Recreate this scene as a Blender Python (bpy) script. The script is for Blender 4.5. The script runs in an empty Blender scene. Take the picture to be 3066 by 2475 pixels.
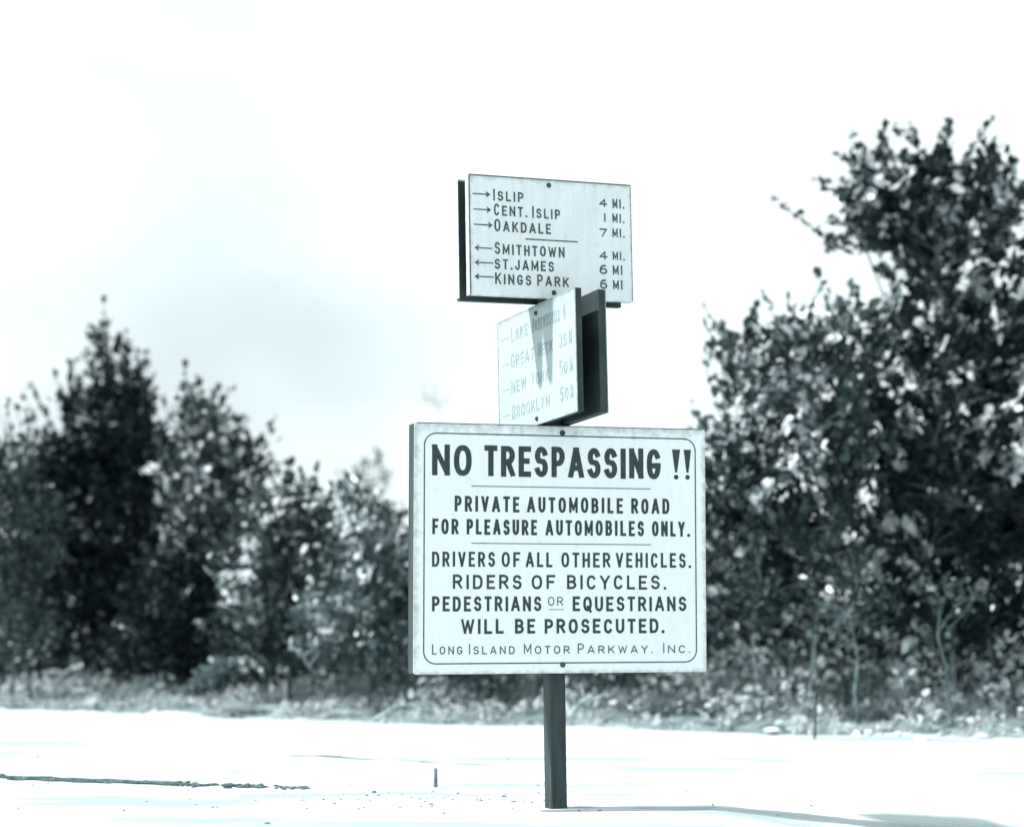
import bpy, math, random
import numpy as np
from mathutils import Vector, Matrix

SC = bpy.context.scene
COL = SC.collection
R = math.radians
random.seed(7)
RNG = np.random.default_rng(11)

# ------------------------------------------------------------------ camera
EYE = 1.05
PITCH = math.atan(562.5 / 6480.0)
cam_d = bpy.data.cameras.new('camera')
cam = bpy.data.objects.new('camera', cam_d)
COL.objects.link(cam)
cam.location = (0, 0, EYE)
cam.rotation_euler = (math.pi / 2 + PITCH, 0, 0)
cam_d.sensor_width = 36.0
cam_d.lens = 36.0 * 6480.0 / 3066.0
cam_d.clip_start = 0.1
cam_d.clip_end = 2000
cam_d.dof.use_dof = True
cam_d.dof.focus_distance = 10.75
cam_d.dof.aperture_fstop = 1.2
SC.camera = cam

# ------------------------------------------------------------------ view
SC.view_settings.view_transform = 'Standard'
SC.view_settings.look = 'None'
SC.view_settings.exposure = 1.0
SC.view_settings.gamma = 1.0
SC.view_settings.use_curve_mapping = False

# ------------------------------------------------------------------ sky and sun
SUN_DIR = Vector((-1.05, -0.08, 1.12)).normalized()        # towards the sun
world = bpy.data.worlds.new('World')
SC.world = world
world.use_nodes = True
nt = world.node_tree
nt.nodes.clear()
def N(t, typ, **kw):
    n = t.nodes.new(typ)
    for k, v in kw.items():
        setattr(n, k, v)
    return n
wo = N(nt, 'ShaderNodeOutputWorld')
bg = N(nt, 'ShaderNodeBackground')
bg.inputs['Strength'].default_value = 0.1
sky = N(nt, 'ShaderNodeTexSky', sky_type='NISHITA')
sky.sun_disc = False
sky.sun_elevation = math.asin(SUN_DIR.z)
sky.sun_rotation = math.atan2(SUN_DIR.x, SUN_DIR.y)
sky.air_density = 1.2
sky.dust_density = 3.0
bw = N(nt, 'ShaderNodeRGBToBW')
tint = N(nt, 'ShaderNodeMix', data_type='RGBA', blend_type='MULTIPLY')
tint.inputs[0].default_value = 1.0
tint.inputs[7].default_value = (0.92, 1.1, 1.17, 1)
nt.links.new(sky.outputs[0], bw.inputs[0])
nt.links.new(bw.outputs[0], tint.inputs[6])
tc = N(nt, 'ShaderNodeTexCoord')
mp = N(nt, 'ShaderNodeMapping')
mp.inputs['Scale'].default_value = (1.0, 1.0, 1.5)
mp.inputs['Location'].default_value = (0.31, 0.0, 0.17)
ns = N(nt, 'ShaderNodeTexNoise')
ns.inputs['Scale'].default_value = 4.5
ns.inputs['Detail'].default_value = 3.0
ns.inputs['Roughness'].default_value = 0.45
nt.links.new(tc.outputs['Generated'], mp.inputs['Vector'])
nt.links.new(mp.outputs[0], ns.inputs['Vector'])
# cloud cover thins towards the left (west) half of the sky
sep = N(nt, 'ShaderNodeSeparateXYZ')
nt.links.new(tc.outputs['Generated'], sep.inputs[0])
mr = N(nt, 'ShaderNodeMapRange', interpolation_type='SMOOTHSTEP')
mr.inputs['From Min'].default_value = -0.16
mr.inputs['From Max'].default_value = 0.07
mr.inputs['To Min'].default_value = 0.0
mr.inputs['To Max'].default_value = 0.26
nt.links.new(sep.outputs['X'], mr.inputs['Value'])
add = N(nt, 'ShaderNodeMath', operation='ADD')
nt.links.new(ns.outputs[0], add.inputs[0])
nt.links.new(mr.outputs[0], add.inputs[1])
# two broad thin places in the cloud, one high in the west, one lower beside it
last = add.outputs[0]
for (cx_, cy_, cz_, sx_, sz_, rad_, amt_) in ((-0.145, 0.97, 0.175, 1.0, 0.55, 0.20, -0.20), (-0.055, 0.99, 0.118, 0.6, 1.4, 0.11, -0.09), (-0.16, 0.97, 0.11, 1, 1, 0.12, -0.04)):
    vm = N(nt, 'ShaderNodeMapping'); vm.inputs['Scale'].default_value = (sx_, 0.5, sz_)
    vm.inputs['Location'].default_value = (-cx_ * sx_, -cy_ * 0.5, -cz_ * sz_)
    nt.links.new(tc.outputs['Generated'], vm.inputs['Vector'])
    ln = N(nt, 'ShaderNodeVectorMath', operation='LENGTH'); nt.links.new(vm.outputs[0], ln.inputs[0])
    lm = N(nt, 'ShaderNodeMapRange', interpolation_type='SMOOTHSTEP')
    lm.inputs['From Min'].default_value = 0.0; lm.inputs['From Max'].default_value = rad_
    lm.inputs['To Min'].default_value = amt_; lm.inputs['To Max'].default_value = 0.0
    nt.links.new(ln.outputs['Value'], lm.inputs['Value'])
    ad = N(nt, 'ShaderNodeMath', operation='ADD'); nt.links.new(last, ad.inputs[0]); nt.links.new(lm.outputs[0], ad.inputs[1])
    last = ad.outputs[0]
cov = N(nt, 'ShaderNodeMapRange', interpolation_type='SMOOTHSTEP')
cov.inputs['From Min'].default_value = 0.12
cov.inputs['From Max'].default_value = 0.62
nt.links.new(last, cov.inputs['Value'])
cm = N(nt, 'ShaderNodeMix', data_type='RGBA')
cm.inputs[7].default_value = (5.3, 5.95, 6.0, 1)           # bright thin cloud
nt.links.new(cov.outputs[0], cm.inputs[0])
nt.links.new(tint.outputs[2], cm.inputs[6])
nt.links.new(cm.outputs[2], bg.inputs['Color'])
nt.links.new(bg.outputs[0], wo.inputs['Surface'])

sd = bpy.data.lights.new('sun', 'SUN')
sd.energy = 4.0
sd.angle = R(2.0)
sd.color = (1.0, 0.995, 0.97)
so = bpy.data.objects.new('sun', sd)
COL.objects.link(so)
so.rotation_euler = SUN_DIR.to_track_quat('Z', 'Y').to_euler()
so.location = (-20, -5, 30)

# ------------------------------------------------------------------ helpers
def ray(px, py, D):
    """point of the place seen at full-size photo pixel px,py at forward distance D (metres along +Y)"""
    a = (px - 1533.0) / 6480.0
    b = (1237.5 - py) / 6480.0
    cp, sp = math.cos(PITCH), math.sin(PITCH)
    dy = cp - b * sp
    dz = sp + b * cp
    k = D / dy
    return Vector((a * k, D, EYE + dz * k))

def tag(o, label=None, cat=None, group=None, kind=None):
    if label: o['label'] = label
    if cat: o['category'] = cat
    if group: o['group'] = group
    if kind: o['kind'] = kind
    return o

def empty(name, loc, rz=0):
    o = bpy.data.objects.new(name, None)
    COL.objects.link(o)
    o.location = loc
    o.rotation_euler = (0, 0, rz)
    o.empty_display_size = 0.2
    return o

def mesh_obj(name, verts, faces, mat, parent=None, smooth=False):
    me = bpy.data.meshes.new(name)
    me.from_pydata([tuple(v) for v in verts], [], [tuple(f) for f in faces])
    me.materials.append(mat)
    if smooth:
        me.polygons.foreach_set('use_smooth', [True] * len(me.polygons))
    me.update()
    o = bpy.data.objects.new(name, me)
    COL.objects.link(o)
    if parent: o.parent = parent
    return o

class MB:
    """collects vertices and faces of one mesh"""
    def __init__(s): s.v = []; s.f = []
    def add(s, vs, fs):
        b = len(s.v)
        s.v += [tuple(v) for v in vs]
        s.f += [tuple(i + b for i in f) for f in fs]
    def box(s, x0, x1, y0, y1, z0, z1, bev=0.0):
        b = bev
        if b <= 0:
            vs = [(x, y, z) for x in (x0, x1) for y in (y0, y1) for z in (z0, z1)]
            s.add(vs, [(0,1,3,2),(4,6,7,5),(0,4,5,1),(2,3,7,6),(0,2,6,4),(1,5,7,3)])
            return
        # chamfered box: 24 vertices
        vs = []; idx = {}
        for ix, x in enumerate((x0, x1)):
            for iy, y in enumerate((y0, y1)):
                for iz, z in enumerate((z0, z1)):
                    sx = b if ix == 0 else -b; sy = b if iy == 0 else -b; sz = b if iz == 0 else -b
                    idx[ix,iy,iz,0] = len(vs); vs.append((x, y+sy, z+sz))
                    idx[ix,iy,iz,1] = len(vs); vs.append((x+sx, y, z+sz))
                    idx[ix,iy,iz,2] = len(vs); vs.append((x+sx, y+sy, z))
        fs = []
        q = [(0,0),(1,0),(1,1),(0,1)]
        for i in (0,1):
            fs.append([idx[i,a,c,0] for a,c in q]); fs.append([idx[a,i,c,1] for a,c in q]); fs.append([idx[a,c,i,2] for a,c in q])
        for a in (0,1):
            for c in (0,1):
                fs.append([idx[0,a,c,1], idx[1,a,c,1], idx[1,a,c,2], idx[0,a,c,2]])
                fs.append([idx[a,0,c,0], idx[a,1,c,0], idx[a,1,c,2], idx[a,0,c,2]])
                fs.append([idx[a,c,0,0], idx[a,c,1,0], idx[a,c,1,1], idx[a,c,0,1]])
                for d in (0,1):
                    fs.append([idx[a,c,d,0], idx[a,c,d,1], idx[a,c,d,2]])
        s.add(vs, fs)
    def tube(s, pts, rads, n=6, cap=True):
        pts = [Vector(p) for p in pts]
        rings = []
        for i, p in enumerate(pts):
            d = (pts[min(i+1, len(pts)-1)] - pts[max(i-1, 0)])
            if d.length < 1e-6: d = Vector((0,0,1))
            d.normalize()
            a = d.cross(Vector((0.31, 0.93, 0.17)))
            if a.length < 0.05: a = d.cross(Vector((1,0,0)))
            a.normalize(); b = d.cross(a)
            rings.append([p + (a*math.cos(2*math.pi*k/n) + b*math.sin(2*math.pi*k/n))*rads[i] for k in range(n)])
        vs = [v for r in rings for v in r]
        fs = []
        for i in range(len(pts)-1):
            for k in range(n):
                fs.append((i*n+k, i*n+(k+1)%n, (i+1)*n+(k+1)%n, (i+1)*n+k))
        if cap and n > 2:
            fs.append(tuple(range(n))[::-1]); fs.append(tuple(range((len(pts)-1)*n, len(pts)*n)))
        s.add(vs, fs)
    def build(s, name, mat, parent=None, smooth=False):
        return mesh_obj(name, s.v, s.f, mat, parent, smooth)

def fix_normals(o):
    import bmesh
    bm = bmesh.new(); bm.from_mesh(o.data)
    bmesh.ops.recalc_face_normals(bm, faces=bm.faces)
    bm.to_mesh(o.data); bm.free()
    return o

# ------------------------------------------------------------------ materials (a toned monochrome print: every colour is a grey)
def toned(v):
    """grey of value v in the print's tone (darker greys lean further to teal)"""
    k = min(1.0, max(0.0, v / 0.6))
    r = 0.60 + 0.32 * k
    return (v * r, v * 0.985, v * 1.02, 1)

def mat_base(name, rough=0.7, spec=0.4):
    m = bpy.data.materials.new(name)
    m.use_nodes = True
    t = m.node_tree
    b = t.nodes['Principled BSDF']
    b.inputs['Roughness'].default_value = rough
    b.inputs['Specular IOR Level'].default_value = spec
    return m, t, b

def mat_noise(name, v0, v1, scale=8, detail=6, rough=0.7, spec=0.3, bump=0.0, bscale=40, lo=0.35, hi=0.65, stretch=(1,1,1), bdist=0.01):
    m, t, b = mat_base(name, rough, spec)
    tc = N(t, 'ShaderNodeTexCoord'); mp = N(t, 'ShaderNodeMapping'); mp.inputs['Scale'].default_value = stretch
    n = N(t, 'ShaderNodeTexNoise'); n.inputs['Scale'].default_value = scale; n.inputs['Detail'].default_value = detail
    r = N(t, 'ShaderNodeValToRGB')
    r.color_ramp.elements[0].position = lo; r.color_ramp.elements[0].color = toned(v0)
    r.color_ramp.elements[1].position = hi; r.color_ramp.elements[1].color = toned(v1)
    t.links.new(tc.outputs['Object'], mp.inputs['Vector']); t.links.new(mp.outputs[0], n.inputs['Vector'])
    t.links.new(n.outputs[0], r.inputs[0]); t.links.new(r.outputs[0], b.inputs['Base Color'])
    if bump > 0:
        n2 = N(t, 'ShaderNodeTexNoise'); n2.inputs['Scale'].default_value = bscale; n2.inputs['Detail'].default_value = 8
        t.links.new(mp.outputs[0], n2.inputs['Vector'])
        bp = N(t, 'ShaderNodeBump'); bp.inputs['Strength'].default_value = bump; bp.inputs['Distance'].default_value = bdist
        t.links.new(n2.outputs[0], bp.inputs['Height']); t.links.new(bp.outputs[0], b.inputs['Normal'])
    return m

def mat_enamel(name, v, grime=0.25, letters=False, rough=0.35):
    """painted sign face: faint mottling, brushed streaks, dirt creeping in from the edge"""
    m, t, b = mat_base(name, rough, 0.35)
    tc = N(t, 'ShaderNodeTexCoord')
    n1 = N(t, 'ShaderNodeTexNoise'); n1.inputs['Scale'].default_value = 5; n1.inputs['Detail'].default_value = 7
    n2 = N(t, 'ShaderNodeTexNoise'); n2.inputs['Scale'].default_value = 2.2; n2.inputs['Detail'].default_value = 9; n2.inputs['Roughness'].default_value = 0.7
    mp = N(t, 'ShaderNodeMapping'); mp.inputs['Scale'].default_value = (14, 14, 1.3)
    t.links.new(tc.outputs['Object'], mp.inputs['Vector']); t.links.new(mp.outputs[0], n2.inputs['Vector'])
    t.links.new(tc.outputs['Object'], n1.inputs['Vector'])
    r1 = N(t, 'ShaderNodeValToRGB')
    r1.color_ramp.elements[0].position = 0.3; r1.color_ramp.elements[0].color = toned(v * (1 - grime * 0.5))
    r1.color_ramp.elements[1].position = 0.62; r1.color_ramp.elements[1].color = toned(v)
    t.links.new(n1.outputs[0], r1.inputs[0])
    r2 = N(t, 'ShaderNodeValToRGB')
    g = 1 - grime * 0.6
    r2.color_ramp.elements[0].position = 0.30; r2.color_ramp.elements[0].color = (g, g, g, 1)
    r2.color_ramp.elements[1].position = 0.55; r2.color_ramp.elements[1].color = (1, 1, 1, 1)
    t.links.new(n2.outputs[0], r2.inputs[0])
    mx = N(t, 'ShaderNodeMix', data_type='RGBA', blend_type='MULTIPLY'); mx.inputs[0].default_value = 1
    t.links.new(r1.outputs[0], mx.inputs[6]); t.links.new(r2.outputs[0], mx.inputs[7])
    # dirt and lifting paint creeping in raggedly from the edges of the sheet
    ge = N(t, 'ShaderNodeSeparateXYZ'); t.links.new(tc.outputs['Generated'], ge.inputs[0])
    def edge(sock, lo, hi, flip):
        e = N(t, 'ShaderNodeMapRange'); e.inputs['From Min'].default_value = (1 - lo) if flip else lo
        e.inputs['From Max'].default_value = (1 - hi) if flip else hi
        e.inputs['To Min'].default_value = 1; e.inputs['To Max'].default_value = 0
        t.links.new(sock, e.inputs['Value']); return e.outputs[0]
    es = [edge(ge.outputs[0], 0, .03, False), edge(ge.outputs[0], 0, .02, True), edge(ge.outputs[2], 0, .02, False), edge(ge.outputs[2], 0, .06, True)]
    acc = es[0]
    for e in es[1:]:
        mm = N(t, 'ShaderNodeMath', operation='MAXIMUM'); t.links.new(acc, mm.inputs[0]); t.links.new(e, mm.inputs[1]); acc = mm.outputs[0]
    n3 = N(t, 'ShaderNodeTexNoise'); n3.inputs['Scale'].default_value = 22; n3.inputs['Detail'].default_value = 9; n3.inputs['Roughness'].default_value = 0.65
    t.links.new(tc.outputs['Object'], n3.inputs['Vector'])
    am = N(t, 'ShaderNodeMath', operation='MULTIPLY_ADD'); am.inputs[1].default_value = 0.33; t.links.new(acc, am.inputs[0]); t.links.new(n3.outputs[0], am.inputs[2])
    rr_ = N(t, 'ShaderNodeValToRGB'); rr_.color_ramp.elements[0].position = .58; rr_.color_ramp.elements[0].color = (1, 1, 1, 1)
    rr_.color_ramp.elements[1].position = .92; rr_.color_ramp.elements[1].color = (.55, .55, .55, 1)
    t.links.new(am.outputs[0], rr_.inputs[0])
    m2 = N(t, 'ShaderNodeMix', data_type='RGBA', blend_type='MULTIPLY'); m2.inputs[0].default_value = 1
    t.links.new(mx.outputs[2], m2.inputs[6]); t.links.new(rr_.outputs[0], m2.inputs[7])
    t.links.new(m2.outputs[2], b.inputs['Base Color'])
    return m

def mat_leaf(name, dark, light, under, rough=0.38, spec=0.5, trans=0.0):
    m, t, b = mat_base(name, rough, spec)
    at = N(t, 'ShaderNodeAttribute', attribute_name='tone')
    r = N(t, 'ShaderNodeValToRGB')
    r.color_ramp.elements[0].color = toned(dark); r.color_ramp.elements[1].color = toned(light)
    r.color_ramp.elements[1].position = 0.82
    e_ = r.color_ramp.elements.new(0.97); e_.color = toned(min(0.3, light * 3))
    t.links.new(at.outputs['Fac'], r.inputs[0])
    ge = N(t, 'ShaderNodeNewGeometry')
    mx = N(t, 'ShaderNodeMix', data_type='RGBA'); mx.inputs[7].default_value = toned(under)
    ml = N(t, 'ShaderNodeMath', operation='MULTIPLY'); ml.inputs[1].default_value = 0.8
    t.links.new(ge.outputs['Backfacing'], ml.inputs[0])
    t.links.new(ml.outputs[0], mx.inputs[0]); t.links.new(r.outputs[0], mx.inputs[6])
    t.links.new(mx.outputs[2], b.inputs['Base Color'])
    if trans > 0:
        tr = N(t, 'ShaderNodeBsdfTranslucent'); tr.inputs['Color'].default_value = toned(light * 1.3)
        ms = N(t, 'ShaderNodeMixShader'); ms.inputs[0].default_value = trans
        out = [n for n in t.nodes if n.type == 'OUTPUT_MATERIAL'][0]
        t.links.new(b.outputs[0], ms.inputs[1]); t.links.new(tr.outputs[0], ms.inputs[2])
        t.links.new(ms.outputs[0], out.inputs['Surface'])
    return m

M = {}
M['plate'] = mat_enamel('white_enamel', 0.82, 0.08)
M['plate_upper'] = mat_enamel('weathered_white_enamel', 0.76, 0.17)
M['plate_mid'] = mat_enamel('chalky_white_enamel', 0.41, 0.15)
M['letter'] = mat_noise('dark_sign_paint', 0.035, 0.055, 20, rough=0.5)
M['letter_upper'] = mat_noise('dark_sign_paint_worn', 0.05, 0.13, 30, rough=0.55)
M['letter_glare'] = mat_noise('glare_paled_paint', 0.24, 0.36, 14, rough=0.6)  # letters greyed in colour to mimic sun glare on this face
M['border'] = mat_noise('thin_border_paint', 0.05, 0.12, 40, rough=0.5)
M['wood'] = mat_noise('dark_painted_wood', 0.03, 0.052, 4, rough=0.6, spec=0.3, bump=0.4, bscale=30, stretch=(8, 8, 1), bdist=0.002)
M['board'] = mat_noise('dark_painted_board', 0.026, 0.05, 5, rough=0.6, spec=0.3, bump=0.3, bscale=30, bdist=0.002)
M['iron'] = mat_noise('rusty_iron', 0.03, 0.09, 60, rough=0.6)
M['bark'] = mat_noise('grey_bark', 0.10, 0.24, 12, rough=0.9, spec=0.1, bump=0.8, bscale=30, stretch=(3,3,1))
M['bark_mid'] = mat_noise('sapling_bark', 0.10, 0.2, 12, rough=0.9, spec=0.1, bump=0.8, bscale=30, stretch=(3,3,1))
M['bark_pale'] = mat_noise('pale_bark', 0.22, 0.42, 12, rough=0.9, spec=0.1, bump=0.8, bscale=30, stretch=(3,3,1))
M['leaf_dark'] = mat_leaf('dark_oak_leaf', 0.014, 0.040, 0.035, rough=0.5, spec=0.25)
M['leaf_mid'] = mat_leaf('oak_leaf', 0.020, 0.065, 0.08, rough=0.45, spec=0.35)
M['leaf_light'] = mat_leaf('pale_leaf', 0.045, 0.13, 0.17, rough=0.36, spec=0.6)
M['leaf_glint'] = mat_leaf('sun_glint_leaf', 0.6, 0.82, 0.7, rough=0.4, spec=0.6, trans=0.3)  # sun glints of the foliage painted as near-white leaf colour
M['leaf_shade'] = mat_leaf('deep_shade_leaf', 0.010, 0.030, 0.02, rough=0.6, spec=0.2)  # understory shade darkened into the leaf colour
M['dry'] = mat_leaf('dry_grass_blade', 0.12, 0.66, 0.45, trans=0.25, rough=0.7, spec=0.2)
M['dry_dim'] = mat_leaf('dead_stalk', 0.08, 0.2, 0.14, rough=0.8, spec=0.1)
M['stone'] = mat_noise('pale_stone', 0.5, 0.75, 12, rough=0.85, spec=0.2, bump=0.5, bscale=25)
M['sand'] = mat_noise('pale_sandy_road', 0.35, 0.58, 1.1, detail=10, rough=0.92, spec=0.1, bump=0.7, bscale=9, bdist=0.03, stretch=(.45, 1.9, 1), lo=0.36, hi=0.56)
[n for n in M['sand'].node_tree.nodes if n.type == 'MAPPING'][0].inputs['Rotation'].default_value = (0, 0, R(27.4))
M['clod'] = mat_noise('pale_clod', 0.14, 0.34, 30, rough=0.95, spec=0.1)
M['soil'] = mat_noise('woodland_soil', 0.08, 0.30, 3, detail=9, rough=0.95, spec=0.1, bump=0.8, bscale=14, bdist=0.04)
M['earth'] = mat_noise('damp_earth_and_shadow', 0.06, 0.16, 14, detail=8, rough=0.95, spec=0.1, bump=0.8, bscale=30, bdist=0.02)

# ------------------------------------------------------------------ ground and road
# road edge (near the bushes): from (-5.0, 21) to (3.9, 16.4) and on in both directions
EDGE_A = Vector((-4.97, 21.0)); EDGE_B = Vector((3.92, 16.4))
ED = (EDGE_B - EDGE_A).normalized()
EN = Vector((-ED.y, ED.x))             # points to the wood
if EN.y < 0: EN = -EN
from mathutils import noise as mnoise
def edge_dist(x, y):
    return (Vector((x, y)) - EDGE_A).dot(EN)
def along(x, y):
    return (Vector((x, y)) - EDGE_A).dot(ED)
def wobble(s):
    return 0.34 * mnoise.noise(Vector((s * 0.35, 3.1, 0))) + 0.16 * mnoise.noise(Vector((s * 1.3, 7.7, 0))) + 0.09 * mnoise.noise(Vector((s * 4.1, 1.7, 0)))
def gz(x, y):
    d = edge_dist(x, y)
    z = 0.022 * mnoise.noise(Vector((x * 0.7, y * 0.7, 0))) + 0.010 * mnoise.noise(Vector((x * 2.6, y * 2.6, 4)))
    r = math.hypot(x - 0.2, y - 10.85)
    z *= min(1.0, r / 1.5)
    if d > 0: z += min(0.10, d * 0.12) + 0.03 * mnoise.noise(Vector((x * 1.5, y * 1.5, 9)))
    z -= 0.22 * min(1.0, max(0.0, (x - 1.0) / 1.6)) * min(1.0, max(0.0, (12.2 - y) / 1.2))
    if y < 9.5: z -= 0.05 * (9.5 - y) ** 1.2 * 0.6
    return z
def axis(lo, hi, fine_lo, fine_hi, fine, coarse_n):
    a = list(np.arange(fine_lo, fine_hi, fine))
    left = [fine_lo - (fine_lo - lo) * (k / coarse_n) ** 2.5 for k in range(coarse_n, 0, -1)]
    right = [fine_hi + (hi - fine_hi) * (k / coarse_n) ** 2.5 for k in range(0, coarse_n + 1)]
    return left + a + right
def sheet(name, xs, ys, zf, mat, keep=None):
    vs = [(x, y, zf(x, y)) for y in ys for x in xs]
    nx = len(xs); fs = []
    for j in range(len(ys) - 1):
        for i in range(nx - 1):
            if keep is None or keep(xs[i] / 2 + xs[i+1] / 2, ys[j] / 2 + ys[j+1] / 2):
                fs.append((j*nx+i, j*nx+i+1, (j+1)*nx+i+1, (j+1)*nx+i))
    return mesh_obj(name, vs, fs, mat, smooth=True)
def far_z(x, y):
    return gz(max(-30, min(30, x)), max(0, min(45, y)))
tag(sheet('ground', axis(-900, 900, -12, 12, 0.25, 22), axis(-900, 900, 4, 30, 0.25, 22), far_z, M['soil']), kind='structure')
# the road: a strip in its own directions, from the wood edge towards and past the camera
sv, sf = [], []
S = list(np.arange(-60, -12, 1.5)) + list(np.arange(-12, 26, 0.16)) + list(np.arange(26, 70, 1.5))
T = [0, .05, .15, .3, .5, .75] + list(np.arange(1.0, 12.6, 0.25)) + [14, 17, 20, 23, 26]
for s_ in S:
    for t_ in T:
        p = EDGE_A + ED * s_ - EN * (t_ - wobble(s_) * max(0, 1 - t_ / 3))
        sv.append((p.x, p.y, far_z(p.x, p.y) + 0.012 + 0.02 * min(1, t_)))
nt_ = len(T)
for i in range(len(S) - 1):
    for j in range(nt_ - 1):
        sf.append((i*nt_+j, i*nt_+j+1, (i+1)*nt_+j+1, (i+1)*nt_+j))
ro = fix_normals(mesh_obj('road', sv, sf, M['sand'], smooth=True))
if ro.data.polygons[0].normal.z < 0: ro.data.flip_normals()
tag(ro, kind='structure')

def dark_strip(name, x0, y0, x1, y1, w0, seed, n=150, brk=0.0):
    """thin ragged line of dark bare earth along an old wheel track"""
    vs, fs = [], []
    a = Vector((x0, y0)); b = Vector((x1, y1)); d = (b - a).normalized(); q = Vector((-d.y, d.x))
    L = (b - a).length
    for i in range(n + 1):
        s_ = L * i / n
        m_ = mnoise.noise(Vector((s_ * 1.1, seed, 0))); e = mnoise.noise(Vector((s_ * 6, seed, 5)))
        w = max(0.004, w0 * (0.55 + 0.9 * m_ + 0.5 * e - brk)) * min(1, i / 6, (n - i) / 10)
        c = a + d * s_ + q * (0.06 * mnoise.noise(Vector((s_ * 1.7, seed + 8, 0))))
        for k in (-1, 1):
            p = c + q * (k * w)
            vs.append((p.x, p.y, far_z(p.x, p.y) + 0.038))
    for i in range(n):
        fs.append((2*i, 2*i+1, 2*i+3, 2*i+2))
    o = mesh_obj(name, vs, fs, M['earth'])
    if o.data.polygons[0].normal.z < 0: o.data.flip_normals()
    return tag(o, kind='structure')
dark_strip('track_and_shadow', -6.2, 14.25, -1.30, 11.95, 0.19, 2.0, 400, brk=.05)
dark_strip('track_and_shadow', -1.55, 14.6, -0.05, 13.55, 0.05, 5.0, 110, brk=0.15)
dark_strip('track_and_shadow', 0.25, 10.88, 1.1, 10.74, 0.03, 6.0, 60, brk=0.15)  # the post's cast shadow, painted as a dark line on the road

# small clods and gravel lying on the road
def icos(c, r, sq, seed):
    rs = random.Random(seed)
    t = (1 + 5 ** .5) / 2
    vs = [Vector(v).normalized() for v in [(-1,t,0),(1,t,0),(-1,-t,0),(1,-t,0),(0,-1,t),(0,1,t),(0,-1,-t),(0,1,-t),(t,0,-1),(t,0,1),(-t,0,-1),(-t,0,1)]]
    fs = [(0,11,5),(0,5,1),(0,1,7),(0,7,10),(0,10,11),(1,5,9),(5,11,4),(11,10,2),(10,7,6),(7,1,8),(3,9,4),(3,4,2),(3,2,6),(3,6,8),(3,8,9),(4,9,5),(2,4,11),(6,2,10),(8,6,7),(9,8,1)]
    a = rs.uniform(0, 6.28)
    out = []
    for v in vs:
        k = r * rs.uniform(0.75, 1.2)
        x, y = v.x * k * 1.35, v.y * k
        out.append((c[0] + x * math.cos(a) - y * math.sin(a), c[1] + x * math.sin(a) + y * math.cos(a), c[2] + v.z * k * sq))
    return out, fs
mb = MB()
rs = random.Random(3)
for i in range(230):
    y = rs.uniform(10.6, 16.5); x = rs.uniform(-0.26, 0.26) * y
    if edge_dist(x, y) > -0.4: continue
    if rs.random() < 0.5: x, y = -2.0 + rs.gauss(0, 1.5), 11.6 + rs.gauss(0, .7)
    if rs.random() < 0.3: x, y = -0.5 + rs.gauss(0, .5), 11.2 + rs.gauss(0, .25)
    if math.hypot(x - .2, y - 10.85) < .12: continue
    r = rs.uniform(0.002, 0.009) * (1.5 if rs.random() < .15 else 1)
    mb.add(*icos((x, y, far_z(x, y) + 0.034), r, 0.6, i))
tag(mb.build('gravel', M['clod']), 'dark specks of gravel and clods scattered on the pale road', 'gravel', kind='stuff')

mb = MB()
for i in range(330):
    t = rs.random() ** .8
    x = -6.0 + (4.9 * t) ; y = 14.15 + (11.85 - 14.15) * t + rs.gauss(0, .05)
    if mnoise.noise(Vector((x * 1.4, 2, 8))) < -.22: continue
    r_ = rs.uniform(.006, .022)
    mb.add(*icos((x, y, far_z(x, y) + .036), r_, .55, i + 900))
tag(mb.build('clods', M['earth']), 'dark earth clods strewn along the old wheel track on the left', 'clods', kind='stuff')

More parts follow.
